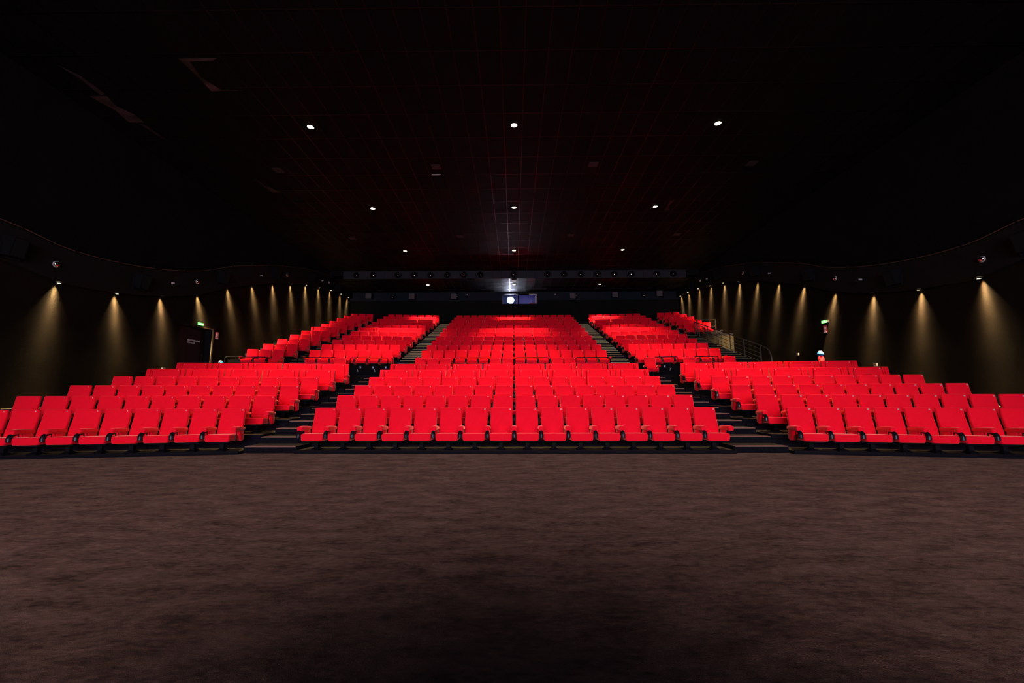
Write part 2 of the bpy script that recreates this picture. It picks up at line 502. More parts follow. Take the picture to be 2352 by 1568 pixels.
build('slot_frame', MB().box(-0.3, 0.3, -0.07, 0.07, -0.012, 0), TBAR, t)
build('slot_lip', MB().box(-0.27, 0.27, -0.045, -0.02, -0.05, -0.012), SIGNW, t)

# low ceiling and the soffit step with its panels
lc = build('ceiling_low', MB().box(-WX, WX, SOFY, BACKY, LZ + 0.03, LZ + 0.2), CEIL)
tag(lc, 'lower black grid ceiling over the back rows', 'ceiling', kind='structure')
ltile = fixn(MB().box(-0.286, 0.286, -0.586, 0.586, 0.0, 0.02).mesh('ceiling_tile', TILE))
lrest = MB()
for x in cols_x:
    for k in range(4):
        y0 = SOFY + 0.02 + 1.0 * k
        lrest.box(x - 0.286, x + 0.286, y0, y0 + 0.97, LZ + 0.003, LZ + 0.02)
o = build('ceiling_tiles', lrest, TILE, lc); o['kind'] = 'stuff'
lbar = fixn(MB().box(-0.012, 0.012, SOFY, BACKY - 0.13, -0.006, 0.024).mesh('grid_runner', TBAR))
for i in range(-21, 23):
    link('grid_runner', lbar, lc, (0.6 * i - 0.3, 0, LZ))
for k in range(1, 4):
    link('grid_cross_bar', bar_x, lc, (0, SOFY + 0.005 + 1.0 * k, LZ))
so = build('ceiling_soffit', MB().box(-WX, WX, SOFY, SOFY + 0.15, LZ, CZ + 0.2), CEIL)
tag(so, 'dark grey panelled soffit step holding a row of round speakers', 'soffit', kind='structure')
pan = fixn(MB().box(-0.285, 0.285, -0.025, 0.0, -0.275, 0.275).mesh('soffit_panel', SOFF))
for i in range(-20, 21):
    link('soffit_panel', pan, so, (0.585 * i, SOFY, (LZ + CZ) / 2))
for x, y, lb in ((-10.4, 31.82, 'leftmost'), (-6.4, 31.69, 'second from the left'), (-2.33, 31.69, 'third from the left'), (2.32, 31.55, 'fourth from the left'),
                 (6.34, 31.55, 'fifth from the left'), (10.31, 31.42, 'rightmost')):
    vent(x, y, LZ - 0.006, 'flat reddish vent in the low ceiling over the back rows, ' + lb)
t = thing('ceiling_plate', 'bright white plate on the low ceiling above the projector', 'plate', (0.02, 29.1, LZ - 0.006))  # small white plate hung below the low ceiling
build('plate', MB().box(-0.16, 0.16, -0.02, 0.02, -0.10, 0.0), SIGNW, t)
build('mount', MB().box(-0.05, 0.05, -0.04, 0.04, -0.01, 0.006), TBAR, t)

# ------------------------------------------------------------------ side fascias with cable rails
FB = [(-12.6, 6.0), (-6.0, 5.6), (2.0, 5.05), (7.0, 4.7), (10.22, 4.55), (11.5, 4.38), (13.22, 4.49), (15.0, 4.81), (16.7, 5.29), (18.35, 5.99), (20.0, 6.54), (21.7, 7.09),
      (23.42, 7.53), (25.2, 7.95), (26.9, 8.23), (28.7, 8.50), (30.55, 8.67), (32.6, 8.76)]
def fbot(y):
    P = FB
    for i in range(len(P) - 1):
        if P[i][0] <= y <= P[i + 1][0]:
            y0, z0 = P[max(i - 1, 0)]; y1, z1 = P[i]; y2, z2 = P[i + 1]; y3, z3 = P[min(i + 2, len(P) - 1)]
            h = y2 - y1
            m1 = (z2 - z0) / (y2 - y0) * h
            m2 = (z3 - z1) / (y3 - y1) * h
            t = (y - y1) / h
            return (2 * t**3 - 3 * t**2 + 1) * z1 + (t**3 - 2 * t**2 + t) * m1 + (-2 * t**3 + 3 * t**2) * z2 + (t**3 - t**2) * m2
    return P[-1][1]
def ftop(y):
    return min(fbot(y) + 0.95, LZ + (0.35 if y < SOFY else -0.01))
ys = [-12.4 + 0.4 * i for i in range(113)] + [BACKY - 0.13]
for s, nm, num in ((-1, 'left', 1), (1, 'right', 2)):
    secs = []
    for y in ys:
        b, tp = fbot(y), ftop(y)
        secs.append([(s * FX, y, b), (s * FX, y, tp), (s * WX, y, tp), (s * WX, y, b)])
    o = build(f'trim_{num}', MB().loft(secs), FASC)
    tag(o, f'wavy dark fascia band along the {nm} wall above the spotlights', 'fascia', kind='structure')
    secs = []
    for y in ys:
        tp = ftop(y)
        secs.append([(s * (WX - 0.05), y, tp + 0.14), (s * (WX - 0.05), y, CZ + 0.05), (s * (WX - 0.002), y, CZ + 0.05), (s * (WX - 0.002), y, tp + 0.14)])
    o = build(f'wall_{nm}_upper', MB().loft(secs), UPPER)
    tag(o, f'black upper lining of the {nm} wall above its wavy fascia', 'wall', kind='structure')
    t = thing('cable_rail', f'thin reddish rail following the wavy fascia of the {nm} wall', 'rail', group='rails above the fascias')
    ry = [y for y in ys if -5 < y < 30.0]
    build('rail_tube', MB().tube([(s * (FX - 0.03), y, ftop(y) + 0.035) for y in ry], 0.014, 6), CRAIL, t, smooth=True)
    brk = fixn(MB().box(-0.03, 0.05, -0.015, 0.015, -0.05, 0.10).box(-0.035, -0.02, -0.02, 0.02, -0.02, 0.10).mesh('rail_bracket', TBAR))
    for k in range(26):
        y = -4.5 + 1.35 * k
        o = link('rail_bracket', brk, t, (s * (FX - 0.02), y, ftop(y) + 0.05))
        if s < 0: o.scale = (-1, 1, 1)

# ------------------------------------------------------------------ lamps
ring_prof = [(0.10, -0.004), (0.10, -0.02), (0.155, -0.02), (0.17, -0.008), (0.17, 0.0), (0.10, 0.0)]
lamp_ring = fixn(MB().lathe(ring_prof, n=20, cap=False).mesh('trim_ring', BLACK, True))
lamp_glass = fixn(MB().lathe([(0.0001, -0.024), (0.07, -0.022), (0.105, -0.012), (0.105, -0.002)], n=20, cap=True).mesh('lamp_glass', LAMPG, True))
def ceiling_lamp(x, y, z, label):
    t = thing('ceiling_lamp', label, 'lamp', (x, y, z), group='round warm ceiling lamps')
    link('trim_ring', lamp_ring, t)
    link('lamp_glass', lamp_glass, t)
    spot('lamp_light', t, (0, 0, -0.06), (0, 0, -5), LAMP_W, WARM, 66, 1.0, 0.09)
LR = [(12.56, CZ, 'nearest visible row'), (18.58, CZ, 'second visible row'), (24.44, CZ, 'third visible row'), (30.22, LZ, 'low ceiling over the back rows')]
for y, z, rl in LR:
    for x, cl in ((-6.55, 'left'), (0.03, 'middle'), (6.55, 'right')):
        xx = x if y < 30 else x * 0.967
        ceiling_lamp(xx, y, z - 0.006, f'glowing round ceiling lamp, {cl} one of three, {rl}')

wash_ring = fixn(MB().lathe([(0.05, -0.002), (0.05, -0.03), (0.07, -0.03), (0.075, 0.0)], n=16, cap=False).mesh('lamp_ring', BLACK, True))
wash_glass = fixn(MB().lathe([(0.0001, -0.030), (0.04, -0.028), (0.052, -0.02), (0.052, -0.002)], n=16).mesh('lamp_glass', WASHG, True))
WY = [11.5 + 1.739 * k for k in range(13)]
WY[12] = 32.05
for s, nm in ((-1, 'left'), (1, 'right')):
    for k, y in enumerate(WY):
        t = thing('wall_washer', f'small warm downlight under the {nm} fascia, {ORD[k + 1]} from the front', 'spotlight', (s * 12.905, y, fbot(y) - 0.002), group=f'wall spotlights under the {nm} fascia')
        link('lamp_ring', wash_ring, t)
        link('lamp_glass', wash_glass, t)
        m = (fbot(min(y + 0.3, 32.59)) - fbot(y - 0.3)) / (min(y + 0.3, 32.59) - y + 0.3)
        t.rotation_euler = (math.atan(m), 0, 0)
        j = random.uniform(-0.08, 0.08) - (0.3 if k == 12 else 0.0)
        spot('washer_light', t, (s * 0.05, 0, -0.04), (-s * 0.10, j, -2.0), WASH_W * random.uniform(0.85, 1.15), (1.0, 0.70, 0.33), 66, 1.0, 0.015, 60.0, 0.065)

# ------------------------------------------------------------------ seats
def rrect(w, h, r, n=3):
    pts = []
    for cx, cy, a0 in ((w / 2 - r, h / 2 - r, 0), (-w / 2 + r, h / 2 - r, 90), (-w / 2 + r, -h / 2 + r, 180), (w / 2 - r, -h / 2 + r, 270)):
        for k in range(n + 1):
            a = math.radians(a0 + 90 * k / n)
            pts.append((cx + r * math.cos(a), cy + r * math.sin(a)))
    return pts

BPATH = [(-0.120, 0.17), (-0.150, 0.25), (-0.170, 0.34), (-0.160, 0.42), (-0.132, 0.52), (-0.104, 0.62), (-0.082, 0.72), (-0.070, 0.81), (-0.066, 0.855)]
def bpoint(z):
    for i in range(len(BPATH) - 1):
        (y0, z0), (y1, z1) = BPATH[i], BPATH[i + 1]
        if z0 <= z <= z1:
            t = (z - z0) / (z1 - z0)
            return y0 + (y1 - y0) * t, math.atan2(y1 - y0, z1 - z0)
    return BPATH[-1][0], 0.4

def backrest(W, concave=0.0, taper=0.012, th=0.085):
    mb = MB()
    secs = []
    n = len(BPATH)
    items = []
    for i, (y, z) in enumerate(BPATH):
        y0, z0 = BPATH[max(i - 1, 0)]; y1, z1 = BPATH[min(i + 1, n - 1)]
        L = math.hypot(y1 - y0, z1 - z0)
        ty, tz = (y1 - y0) / L, (z1 - z0) / L
        items.append((y, z, ty, tz, 1.0, 0.0))
    y, z, ty, tz, a, b = items[-1]
    items[-1] = (y - ty * 0.036, z - tz * 0.036, ty, tz, 1.0, 0.0)
    items.append((y - ty * 0.016, z - tz * 0.016, ty, tz, 0.90, 0.006))
    items.append((y - ty * 0.004, z - tz * 0.004, ty, tz, 0.68, 0.014))
    items.append((y, z, ty, tz, 0.42, 0.024))
    y, z, ty, tz, a, b = items[0]
    items.insert(0, (y - ty * 0.012, z - tz * 0.012, ty, tz, 0.55, 0.03))
    for (y, z, ty, tz, k, shr) in items:
        f = (z - 0.17) / 0.685
        w = W - taper * 2 * f - shr
        t = th * (1.15 - 0.35 * f) * k
        cy, cz = y + tz * th * (1.15 - 0.35 * f) / 2, z - ty * th * (1.15 - 0.35 * f) / 2
        sec = []
        for u, v in rrect(w, t, min(0.028, t * 0.45), 3):
            # v>0 : front ; concave centre, bolstered edges
            q = (abs(u) / (w / 2)) ** 2
            vv = v + (0.014 * (q - 0.4) * (1 - f) if v > 0 else 0.0)
            dz = concave * q * max(0.0, f - 0.5) * 2
            sec.append((u, cy - tz * vv, cz + ty * vv + dz))
        secs.append(sec)
    return mb.loft(secs)

def cushion(W, humps=2):
    mb = MB()
    prof = [(-0.150, 0.235, 0.10, 0.02), (-0.20, 0.255, 0.13, 0.0), (-0.34, 0.262, 0.135, 0.0), (-0.50, 0.270, 0.14, 0.0), (-0.600, 0.272, 0.145, 0.0),
            (-0.645, 0.271, 0.140, 0.006), (-0.663, 0.270, 0.118, 0.03)]
    secs = []
    for y, zc, h, shr in prof:
        w = W - shr
        sec = []
        for u, v in rrect(w, h, min(0.035, h * 0.35), 4):
            dz = 0.0
            if v > 0:
                dz = 0.005 * math.cos(2 * PI * humps * u / w)
            if v < 0:
                u *= 0.97
            sec.append((u, y, zc + v + dz))
        secs.append(sec)
    # add points along the top for the wavy edge
    return mb.loft(secs)

def arm_mesh(x):
    mb = MB()
    secs = []
    for y, zc, h, w in ((-0.17, 0.425, 0.05, 0.075), (-0.19, 0.430, 0.075, 0.092), (-0.40, 0.442, 0.090, 0.104), (-0.55, 0.446, 0.096, 0.110), (-0.612, 0.443, 0.094, 0.108), (-0.630, 0.440, 0.074, 0.092)):
        secs.append([(x + u, y, zc + v) for u, v in rrect(w, h, min(w, h) * 0.33, 3)])
    return mb.loft(secs)

def side_panel(x):
    mb = MB()
    secs = []
    for z, ya, yb, w in ((0.405, -0.40, -0.19, 0.055), (0.30, -0.36, -0.17, 0.06), (0.205, -0.30, -0.17, 0.06), (0.195, -0.28, -0.18, 0.045)):
        secs.append([(x + u, (ya + yb) / 2 + v, z) for u, v in rrect(w, yb - ya, 0.02, 2)])
    return mb.loft(secs)

def cup_mesh(x):
    mb = MB()
    path = [(-0.50, 0.405, 0.030), (-0.55, 0.402, 0.034), (-0.60, 0.388, 0.038), (-0.635, 0.362, 0.040), (-0.648, 0.33, 0.042), (-0.650, 0.275, 0.042), (-0.650, 0.262, 0.037)]
    secs = []
    for i, (y, z, r) in enumerate(path):
        y0, z0, _ = path[max(i - 1, 0)]; y1, z1, _ = path[min(i + 1, len(path) - 1)]
        L = math.hypot(y1 - y0, z1 - z0)
        ty, tz = (y1 - y0) / L, (z1 - z0) / L
        secs.append([(x + r * math.cos(2 * PI * k / 14), y - tz * r * math.sin(2 * PI * k / 14), z + ty * r * math.sin(2 * PI * k / 14)) for k in range(14)])
    mb.loft(secs)
    return mb

def cup_band(x):
    return MB().lathe([(0.0435, 0.268), (0.0435, 0.332)], (x, -0.650, 0), 'z', 14, cap=False)

def pedestal(x=0.0):
    mb = MB()
    mb.box(x - 0.038, x + 0.038, -0.44, -0.36, 0.02, 0.165)
    secs = []
    for z, w, d in ((0.0, 0.17, 0.24), (0.015, 0.165, 0.23), (0.05, 0.085, 0.10)):
        secs.append([(x + u, -0.40 + v, z) for u, v in rrect(w, d, 0.015, 2)])
    mb.loft(secs)
    mb.box(x - 0.17, x + 0.17, -0.55, -0.22, 0.165, 0.205)
    return mb

def frame_tube(xl, xr):
    p = []
    y = -0.47
    p += [(xl, y, 0.405), (xl, y, 0.22), (xl + 0.012, y, 0.185), (xl + 0.04, y, 0.172), (xl + 0.12, y, 0.172)]
    mb = MB().tube(p, 0.009, 6)
    q = [(xr, y, 0.405), (xr, y, 0.22), (xr - 0.012, y, 0.185), (xr - 0.04, y, 0.172), (xr - 0.12, y, 0.172)]
    mb.tube(q, 0.009, 6)
    mb.box(xl + 0.11, xr - 0.11, y - 0.012, y + 0.012, 0.165, 0.180)
    return mb

def place_text(me, x, z, off=0.003):
    y, a = bpoint(z)
    M = Matrix.Translation((x, y - off, z)) @ Matrix.Rotation(PI / 2 - a, 4, 'X')
    me.transform(M)
    me.update()
    return me

NUM = {}
for i in range(1, 37):
    NUM[i] = text_mesh(str(i), 0.036, WHITE, 'CENTER', 0.0008)
def num_at(i, x, z=0.812):
    me = NUM[i].copy()
    return place_text(me, x, z, 0.006)

def heart(x):
    pts = []
    for k in range(28):
        t = 2 * PI * k / 28
        hx = 16 * math.sin(t) ** 3
        hz = 13 * math.cos(t) - 5 * math.cos(2 * t) - 2 * math.cos(3 * t) - math.cos(4 * t)
        pts.append((hx / 16 * 0.075, hz / 16 * 0.068))
    mb = MB()
    n = len(pts)
    v, f = [], []
    for sc in (1.0, 0.80):
        for hx, hz in pts:
            z = 0.60 + hz * sc
            y, a = bpoint(z)
            v.append((x + hx * sc, y - 0.004, z))
    for sc in (1.0, 0.80):
        for hx, hz in pts:
            z = 0.60 + hz * sc
            y, a = bpoint(z)
            v.append((x + hx * sc, y + 0.012, z))
    for i in range(n):
        j = (i + 1) % n
        f.append((i, j, n + j, n + i))
        f.append((2 * n + i, 2 * n + j, j, i))
        f.append((n + i, n + j, 3 * n + j, 3 * n + i))
    return mb.add(v, f)

H = PITCH / 2
ME = {
    'backrest': fixn(backrest(0.498).mesh('backrest', RED, True)),
    'cushion': fixn(cushion(0.462).mesh('seat_cushion', RED, True)),
    'arm': fixn(arm_mesh(-H).mesh('armrest', RED, True)),
    'panel': fixn(side_panel(-H).mesh('side_panel', RED, True)),
    'cup': fixn(cup_mesh(-H).mesh('cup_holder', BLACKP, True)),
    'band': fixn(cup_band(-H).mesh('cup_band', PURP, True)),
    'pedestal': fixn(pedestal().mesh('pedestal', BLACK)),
    'frame': fixn(frame_tube(-H, H).mesh('support_frame', BLACK, True)),
    'arm_r': fixn(arm_mesh(H).mesh('armrest', RED, True)),
    'panel_r': fixn(side_panel(H).mesh('side_panel', RED, True)),
}
# the cup band is a slightly glossier ring of the same black plastic
ME['band'].materials[0] = mat('black_ring_gloss', (0.012, 0.011, 0.017), 0.28, spec=0.5)
NUMB = {i: num_at(i, 0.185) for i in range(1, 37)}

def make_seat(num, right_end, label, group, loc, rz, near=True):
    t = thing('cinema_armchair', label, 'armchair', loc, rz, group)
    b = link('backrest', ME['backrest'], t)
    link('seat_number', NUMB[num], b)
    link('seat_cushion', ME['cushion'], t)
    a = link('armrest', ME['arm'], t)
    if near: link('side_panel', ME['panel'], t)
    c = link('cup_holder', ME['cup'], t)
    if near:
        link('cup_band', ME['band'], c)
        link('pedestal', ME['pedestal'], t)
        link('support_frame', ME['frame'], t)
    else:
        link('pedestal', ME['pedestal'], t)
    if right_end:
        link('armrest', ME['arm_r'], t)
        link('side_panel', ME['panel_r'], t)
    return t

LOVE = {}
def love_meshes(n):
    W = n * PITCH
    d = {}
    d['backrest'] = fixn(backrest(W - 0.03, 0.02, 0.012).mesh('backrest', RED, True))
    bol = MB()
    for s in (-1, 1):
        secs = []
        for z, wd, fwd in ((0.30, 0.075, 0.02), (0.34, 0.08, 0.045), (0.55, 0.09, 0.06), (0.75, 0.105, 0.06), (0.84, 0.11, 0.05), (0.858, 0.10, 0.02)):
            y, a = bpoint(min(z, 0.853))
            xc = s * (W / 2 - 0.024 - wd / 2)
            secs.append([(xc + u, y - fwd / 2 + v + 0.012, z + 0.01) for u, v in rrect(wd, fwd + 0.025, 0.010, 2)])
        bol.loft(secs)
    d['bolster'] = fixn(bol.mesh('side_bolster', RED, True))
    sm = MB()  # thin dark strips standing in for shade along both bolster creases
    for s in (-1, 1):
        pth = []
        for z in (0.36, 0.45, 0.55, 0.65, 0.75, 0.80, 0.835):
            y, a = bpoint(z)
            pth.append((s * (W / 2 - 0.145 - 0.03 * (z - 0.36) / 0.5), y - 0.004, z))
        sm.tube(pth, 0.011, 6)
    d['crease_shade'] = fixn(sm.mesh('bolster_crease_shade', RED_MID, True))
    d['cushion'] = fixn(cushion(W - 0.10, 2 * n).mesh('seat_cushion', RED, True))
    hx = [(-W / 2 + PITCH * (i + 1)) for i in range(n - 1)]
    d['hearts'] = [fixn(heart(x).mesh('heart_emblem', RED_DK)) for x in hx]
    d['arm'] = fixn(arm_mesh(-W / 2).mesh('armrest', RED, True))
    d['panel'] = fixn(side_panel(-W / 2).mesh('side_panel', RED, True))
    d['cup'] = fixn(cup_mesh(-W / 2).mesh('cup_holder', BLACKP, True))
    d['arm_r'] = fixn(arm_mesh(W / 2).mesh('armrest', RED, True))
    d['panel_r'] = fixn(side_panel(W / 2).mesh('side_panel', RED, True))
    d['ped'] = [fixn(pedestal(-W / 2 + PITCH * (i + 0.5)).mesh('pedestal', BLACK)) for i in range(n)]
    d['numx'] = [-W / 2 + 0.225, W / 2 - 0.225] if n == 2 else [-W / 2 + 0.225, 0.0, W / 2 - 0.225]
    return d
for n in (2, 3):
    LOVE[n] = love_meshes(n)
LNUM = {}
def make_love(n, nums, right_end, label, group, loc, rz):
    d = LOVE[n]
    t = thing('love_seat' if n == 2 else 'triple_seat', label, 'love seat' if n == 2 else 'bench seat', loc, rz, group)
    b = link('backrest', d['backrest'], t)
    bo = link('side_bolster', d['bolster'], t)
    link('bolster_crease_shade', d['crease_shade'], bo)
    for h in d['hearts']:
        link('heart_emblem', h, b)
    for k, x in enumerate(d['numx']):
        key = (n, nums[k], k)
        if key not in LNUM: LNUM[key] = num_at(nums[k], x, 0.815)
        link('seat_number', LNUM[key], b)
    link('seat_cushion', d['cushion'], t)
    link('armrest', d['arm'], t)
    link('side_panel', d['panel'], t)
    link('cup_holder', d['cup'], t)
    for p in d['ped']:
        link('pedestal', p, t)
    if right_end:
        link('armrest', d['arm_r'], t)
        link('side_panel', d['panel_r'], t)
    return t

BLOCKS_F = [('front left', -1, 5.80, 10, SF), ('front centre', 0, 4.4, 16, 0.0), ('front right', 1, 5.80, 10, SF)]
BLOCKS_R = [('rear far left', -1, 10.52, 3, SR2), ('rear left', -1, 5.66, 7, SR1), ('rear centre', 0, 4.4, 16, 0.0), ('rear right', 1, 5.66, 7, SR1), ('rear far right', 1, 10.62, 3, SR2)]
NUM0 = {'front left': 1, 'front centre': 11, 'front right': 27, 'rear far left': 1, 'rear left': 4, 'rear centre': 11, 'rear right': 27, 'rear far right': 34}

def spot_of(block, r, pos):
    """pos: distance in seats from the block's left end (as seen), centre of the unit"""
    nm, s, xin, n, al = block
    yof = yoff_front if r <= 6 else yoff_rear
    if s == 0:
        x, rz, y = -xin + pos * PITCH, 0.0, 0.0
    elif s > 0:
        x, rz = xin + pos * PITCH * math.cos(al), -al
        y = yof(xin) - (x - xin) * math.tan(al)
    else:
        x, rz = -(xin + (n - pos) * PITCH * math.cos(al)), al
        y = yof(xin) - (-x - xin) * math.tan(al)
    return (x, ROW[r][0] + y, ROW[r][1]), rz

far_seats = []
R7 = {'rear centre': [0, 1, 2, 6, 7, 11, 12], 'rear left': [3], 'rear right': [0, 3, 6]}
for r in range(1, 19):
    for blk in (BLOCKS_F if r <= 6 else BLOCKS_R):
        nm, s, xin, n, al = blk
        if nm == 'rear far right' and r < 14: continue
        if nm == 'rear far left' and r < 8: continue
        grp = f'armchairs of the {nm} block'
        if r in (5, 6, 13, 16, 17):
            units = {16: [2] * 8, 10: [2] * 5, 7: [2, 3, 2], 3: [3]}[n]
            p = 0
            for k, u in enumerate(units):
                loc, rz = spot_of(blk, r, p + u / 2)
                num = NUM0[nm] + p
                kindw = 'double love seat' if u == 2 else 'triple bench seat'
                wh = f'{ORD[k + 1]} from the left, ' if len(units) > 1 else ''
                lb = f'red {kindw} {wh}{ORD[r]} row from the front, {nm} block'
                make_love(u, [num + q for q in range(u)], p + u == n, lb, f'love seats of the {nm} block', loc, rz)
                p += u
            continue
        idx = R7.get(nm, []) if r == 7 else range(n)
        for q, i in enumerate(idx):
            loc, rz = spot_of(blk, r, i + 0.5)
            if r in (14, 15, 18):
                far_seats.append((loc, rz, i == n - 1))
                continue
            num = NUM0[nm] + i
            if r == 7:
                lb = (f'red armchair {ORD[q + 1]} from the left among the wheelchair places, {nm} block' if len(idx) > 1
                      else f'single red armchair between two wheelchair guard rails, {nm} block')
            else:
                lb = f'red cinema armchair {ORD[i + 1]} from the left, {ORD[r]} row from the front, {nm} block'
            last = (i == n - 1) or (r == 7 and (i + 1) not in idx)
            make_seat(num, last, lb, grp, loc, rz, near=r <= 4)

# the farthest rows of armchairs, too many to single out
fm = MB()
src = []
for key, mi in (('backrest', 0), ('cushion', 0), ('arm', 0), ('cup', 1), ('pedestal', 1)):
    me = ME[key]
    src.append(([v.co.copy() for v in me.vertices], [tuple(p.vertices) for p in me.polygons], mi))
nb = MB().box(-0.02, 0.02, -0.052, -0.047, 0.80, 0.825)
for loc, rz, last in far_seats:
    M = Matrix.Translation(loc) @ Matrix.Rotation(rz, 4, 'Z')
    for vv, ff, mi in src:
        fm.add([M @ v for v in vv], ff, mi)
    fm.add([M @ (Vector(p) + Vector((0.185, -0.008, 0.0))) for p in nb.v], nb.f, 2)
fme = fm.mesh('far_armchairs', [RED, BLACKP, WHITE], True)
o = link('far_armchairs', fme)
tag(o, 'farthest rows of red cinema armchairs near the black back wall', 'armchairs', kind='stuff')

# ------------------------------------------------------------------ wheelchair places: guard rails, signs, plaques
def guard(x0, x1, label):
    ya, yb = YF[8] + yoff_rear(x0) + 0.03, YF[8] + yoff_rear(x1) + 0.03
    z0, z1 = ROW[8][1], ROW[8][1] + 0.44
    L = math.hypot(x1 - x0, yb - ya)
    t = thing('guard_rail', label, 'guard rail', (x0, ya, z0), math.atan2(yb - ya, x1 - x0), group='low guard rails at the wheelchair places')
    p = [(0, 0, 0), (0, 0, 0.37), (0.02, 0, 0.42), (0.07, 0, 0.44), (L - 0.07, 0, 0.44), (L - 0.02, 0, 0.42), (L, 0, 0.37), (L, 0, 0)]
    build('rail_tube', MB().tube(p, 0.020, 8), BLACK, t, smooth=True)
    for x in (0, L):
        build('foot_plate', MB().box(x - 0.05, x + 0.05, -0.028, 0.05, 0, 0.012), BLACK, t)
guard(-2.73, -1.15, 'low black guard rail at centre block, leftmost of its three')
guard(0.05, 1.58, 'low black guard rail at centre block, middle of its three')
guard(2.80, 4.35, 'low black guard rail at centre block, rightmost of its three')
guard(-7.36, -5.72, 'low black guard rail above the white wheelchair symbols, rear left block')
guard(-9.60, -7.95, 'low black guard rail at the outer end of the rear left block')
guard(-12.55, -10.85, 'low black guard rail in front of the rear far left seats')
guard(6.28, 7.30, 'low black guard rail beside the aisle of the rear right block')
guard(7.98, 9.0, 'low black guard rail at the outer half of the rear right block')

def wc_sign(x, z, label):
    t = thing('wheelchair_symbol', label, 'symbol', (x, YF[8] + yoff_rear(x) - 0.003, z), math.atan(math.tan(SR1)) * (1 if x < 0 else -1), group='wheelchair symbols on the riser')
    t.scale = (0.62, 1, 0.62)
    m = MB()
    def disc(cx, cz, r, n=10):
        m.prism([(0, 0)] * 0 or [(cx + r * math.cos(2 * PI * k / n), cz + r * math.sin(2 * PI * k / n)) for k in range(n)], 0, 0.004)
    def seg(a, b, w):
        (x0, z0), (x1, z1) = a, b
        L = math.hypot(x1 - x0, z1 - z0); nx, nz = -(z1 - z0) / L * w / 2, (x1 - x0) / L * w / 2
        m.prism([(x0 - nx, z0 - nz), (x1 - nx, z1 - nz), (x1 + nx, z1 + nz), (x0 + nx, z0 + nz)], 0, 0.004)
    disc(-0.01, 0.085, 0.018)
    seg((-0.01, 0.065), (0.0, 0.005), 0.018); seg((0.0, 0.005), (0.035, 0.005), 0.016); seg((0.035, 0.01), (0.055, -0.045), 0.016); seg((-0.005, 0.04), (0.03, 0.035), 0.012)
    for k in range(9):
        a0, a1 = math.radians(130 + 24 * k), math.radians(130 + 24 * (k + 1))
        seg((0.042 * math.cos(a0) + 0.0, 0.042 * math.sin(a0) - 0.03), (0.042 * math.cos(a1), 0.042 * math.sin(a1) - 0.03), 0.012)
    m.v = [(a, -c, b) for a, b, c in m.v]
    build('pictogram', m, WHITE, t)
wc_sign(-7.01, 2.26, 'white wheelchair symbol on the dark riser, outer of the left pair')
wc_sign(-6.27, 2.26, 'white wheelchair symbol on the dark riser, inner of the left pair')
wc_sign(6.95, 2.28, 'lone white wheelchair symbol on the riser beneath the right guard rail')
for k, (x, lb) in enumerate(((-6.89, 'left of three under the left guard rail'), (-6.34, 'middle of three under the left guard rail'), (-5.79, 'right of three under the left guard rail'), (6.72, 'under the right guard rail'))):
    t = thing('row_plaque', 'small lilac row plaque, ' + lb, 'plaque', (x, YF[8] + yoff_rear(x) - 0.004, 2.41), SR1 * (1 if x < 0 else -1), group='row plaques')
    t.scale = (0.6, 1, 0.65)
    build('plate', MB().box(-0.05, 0.05, -0.012, 0.0, -0.06, 0.075), PURP, t)
    build('clip', MB().box(-0.02, 0.02, -0.02, -0.012, 0.06, 0.085), BLACK, t)

# ------------------------------------------------------------------ right stair handrail and landing guard
RX = 10.98
hr = thing('stair_handrail', 'grey metal handrail with curved end beside the right stairs', 'handrail')
SL = 0.391 / 1.18
def stz(y):
    return AISLE_Z + 0.35 + (y - 18.35) * SL
y0, y1 = 18.35, 25.35
path = [(RX, y1, stz(y1) + 0.93), (RX, y0 + 0.2, stz(y0 + 0.2) + 0.93), (RX, y0 - 0.05, stz(y0) + 0.88), (RX, y0 - 0.22, stz(y0) + 0.76), (RX, y0 - 0.33, stz(y0) + 0.56), (RX, y0 - 0.38, stz(y0) + 0.30), (RX, y0 - 0.40, AISLE_Z)]
build('top_rail', MB().tube(path, 0.024, 8), RAILM, hr, smooth=True)
for k in range(4):
    h = 0.76 - 0.19 * k
    build('rod', MB().tube([(RX, y1, stz(y1) + h), (RX, y0 + 0.35, stz(y0 + 0.35) + h)], 0.010, 6), RAILM, hr, smooth=True)
for k, y in enumerate((18.75, 20.05, 21.3, 22.5, 23.7, 24.75, 25.33)):
    build('post', MB().box(RX - 0.012, RX + 0.012, y - 0.03, y + 0.03, AISLE_Z if y > 19 else AISLE_Z, stz(y) + 0.92), RAILM, hr)
lg = thing('landing_guard', 'grey metal guard closing the landing edge beside the last right seats', 'guard rail')
ZL = ROW[14][1]
def gy(x): return YF[14] + yoff_rear(x) + 0.04
for z in (0.86, 0.46):
    build('rail', MB().tube([(11.0, gy(11.0), ZL + z), (12.1, gy(12.1), ZL + z)], 0.022 if z > 0.8 else 0.014, 8), RAILM, lg, smooth=True)
for x in (11.05, 12.08):
    build('post', MB().box(x - 0.025, x + 0.025, gy(x) - 0.02, gy(x) + 0.02, ZL, ZL + 0.86), RAILM, lg)

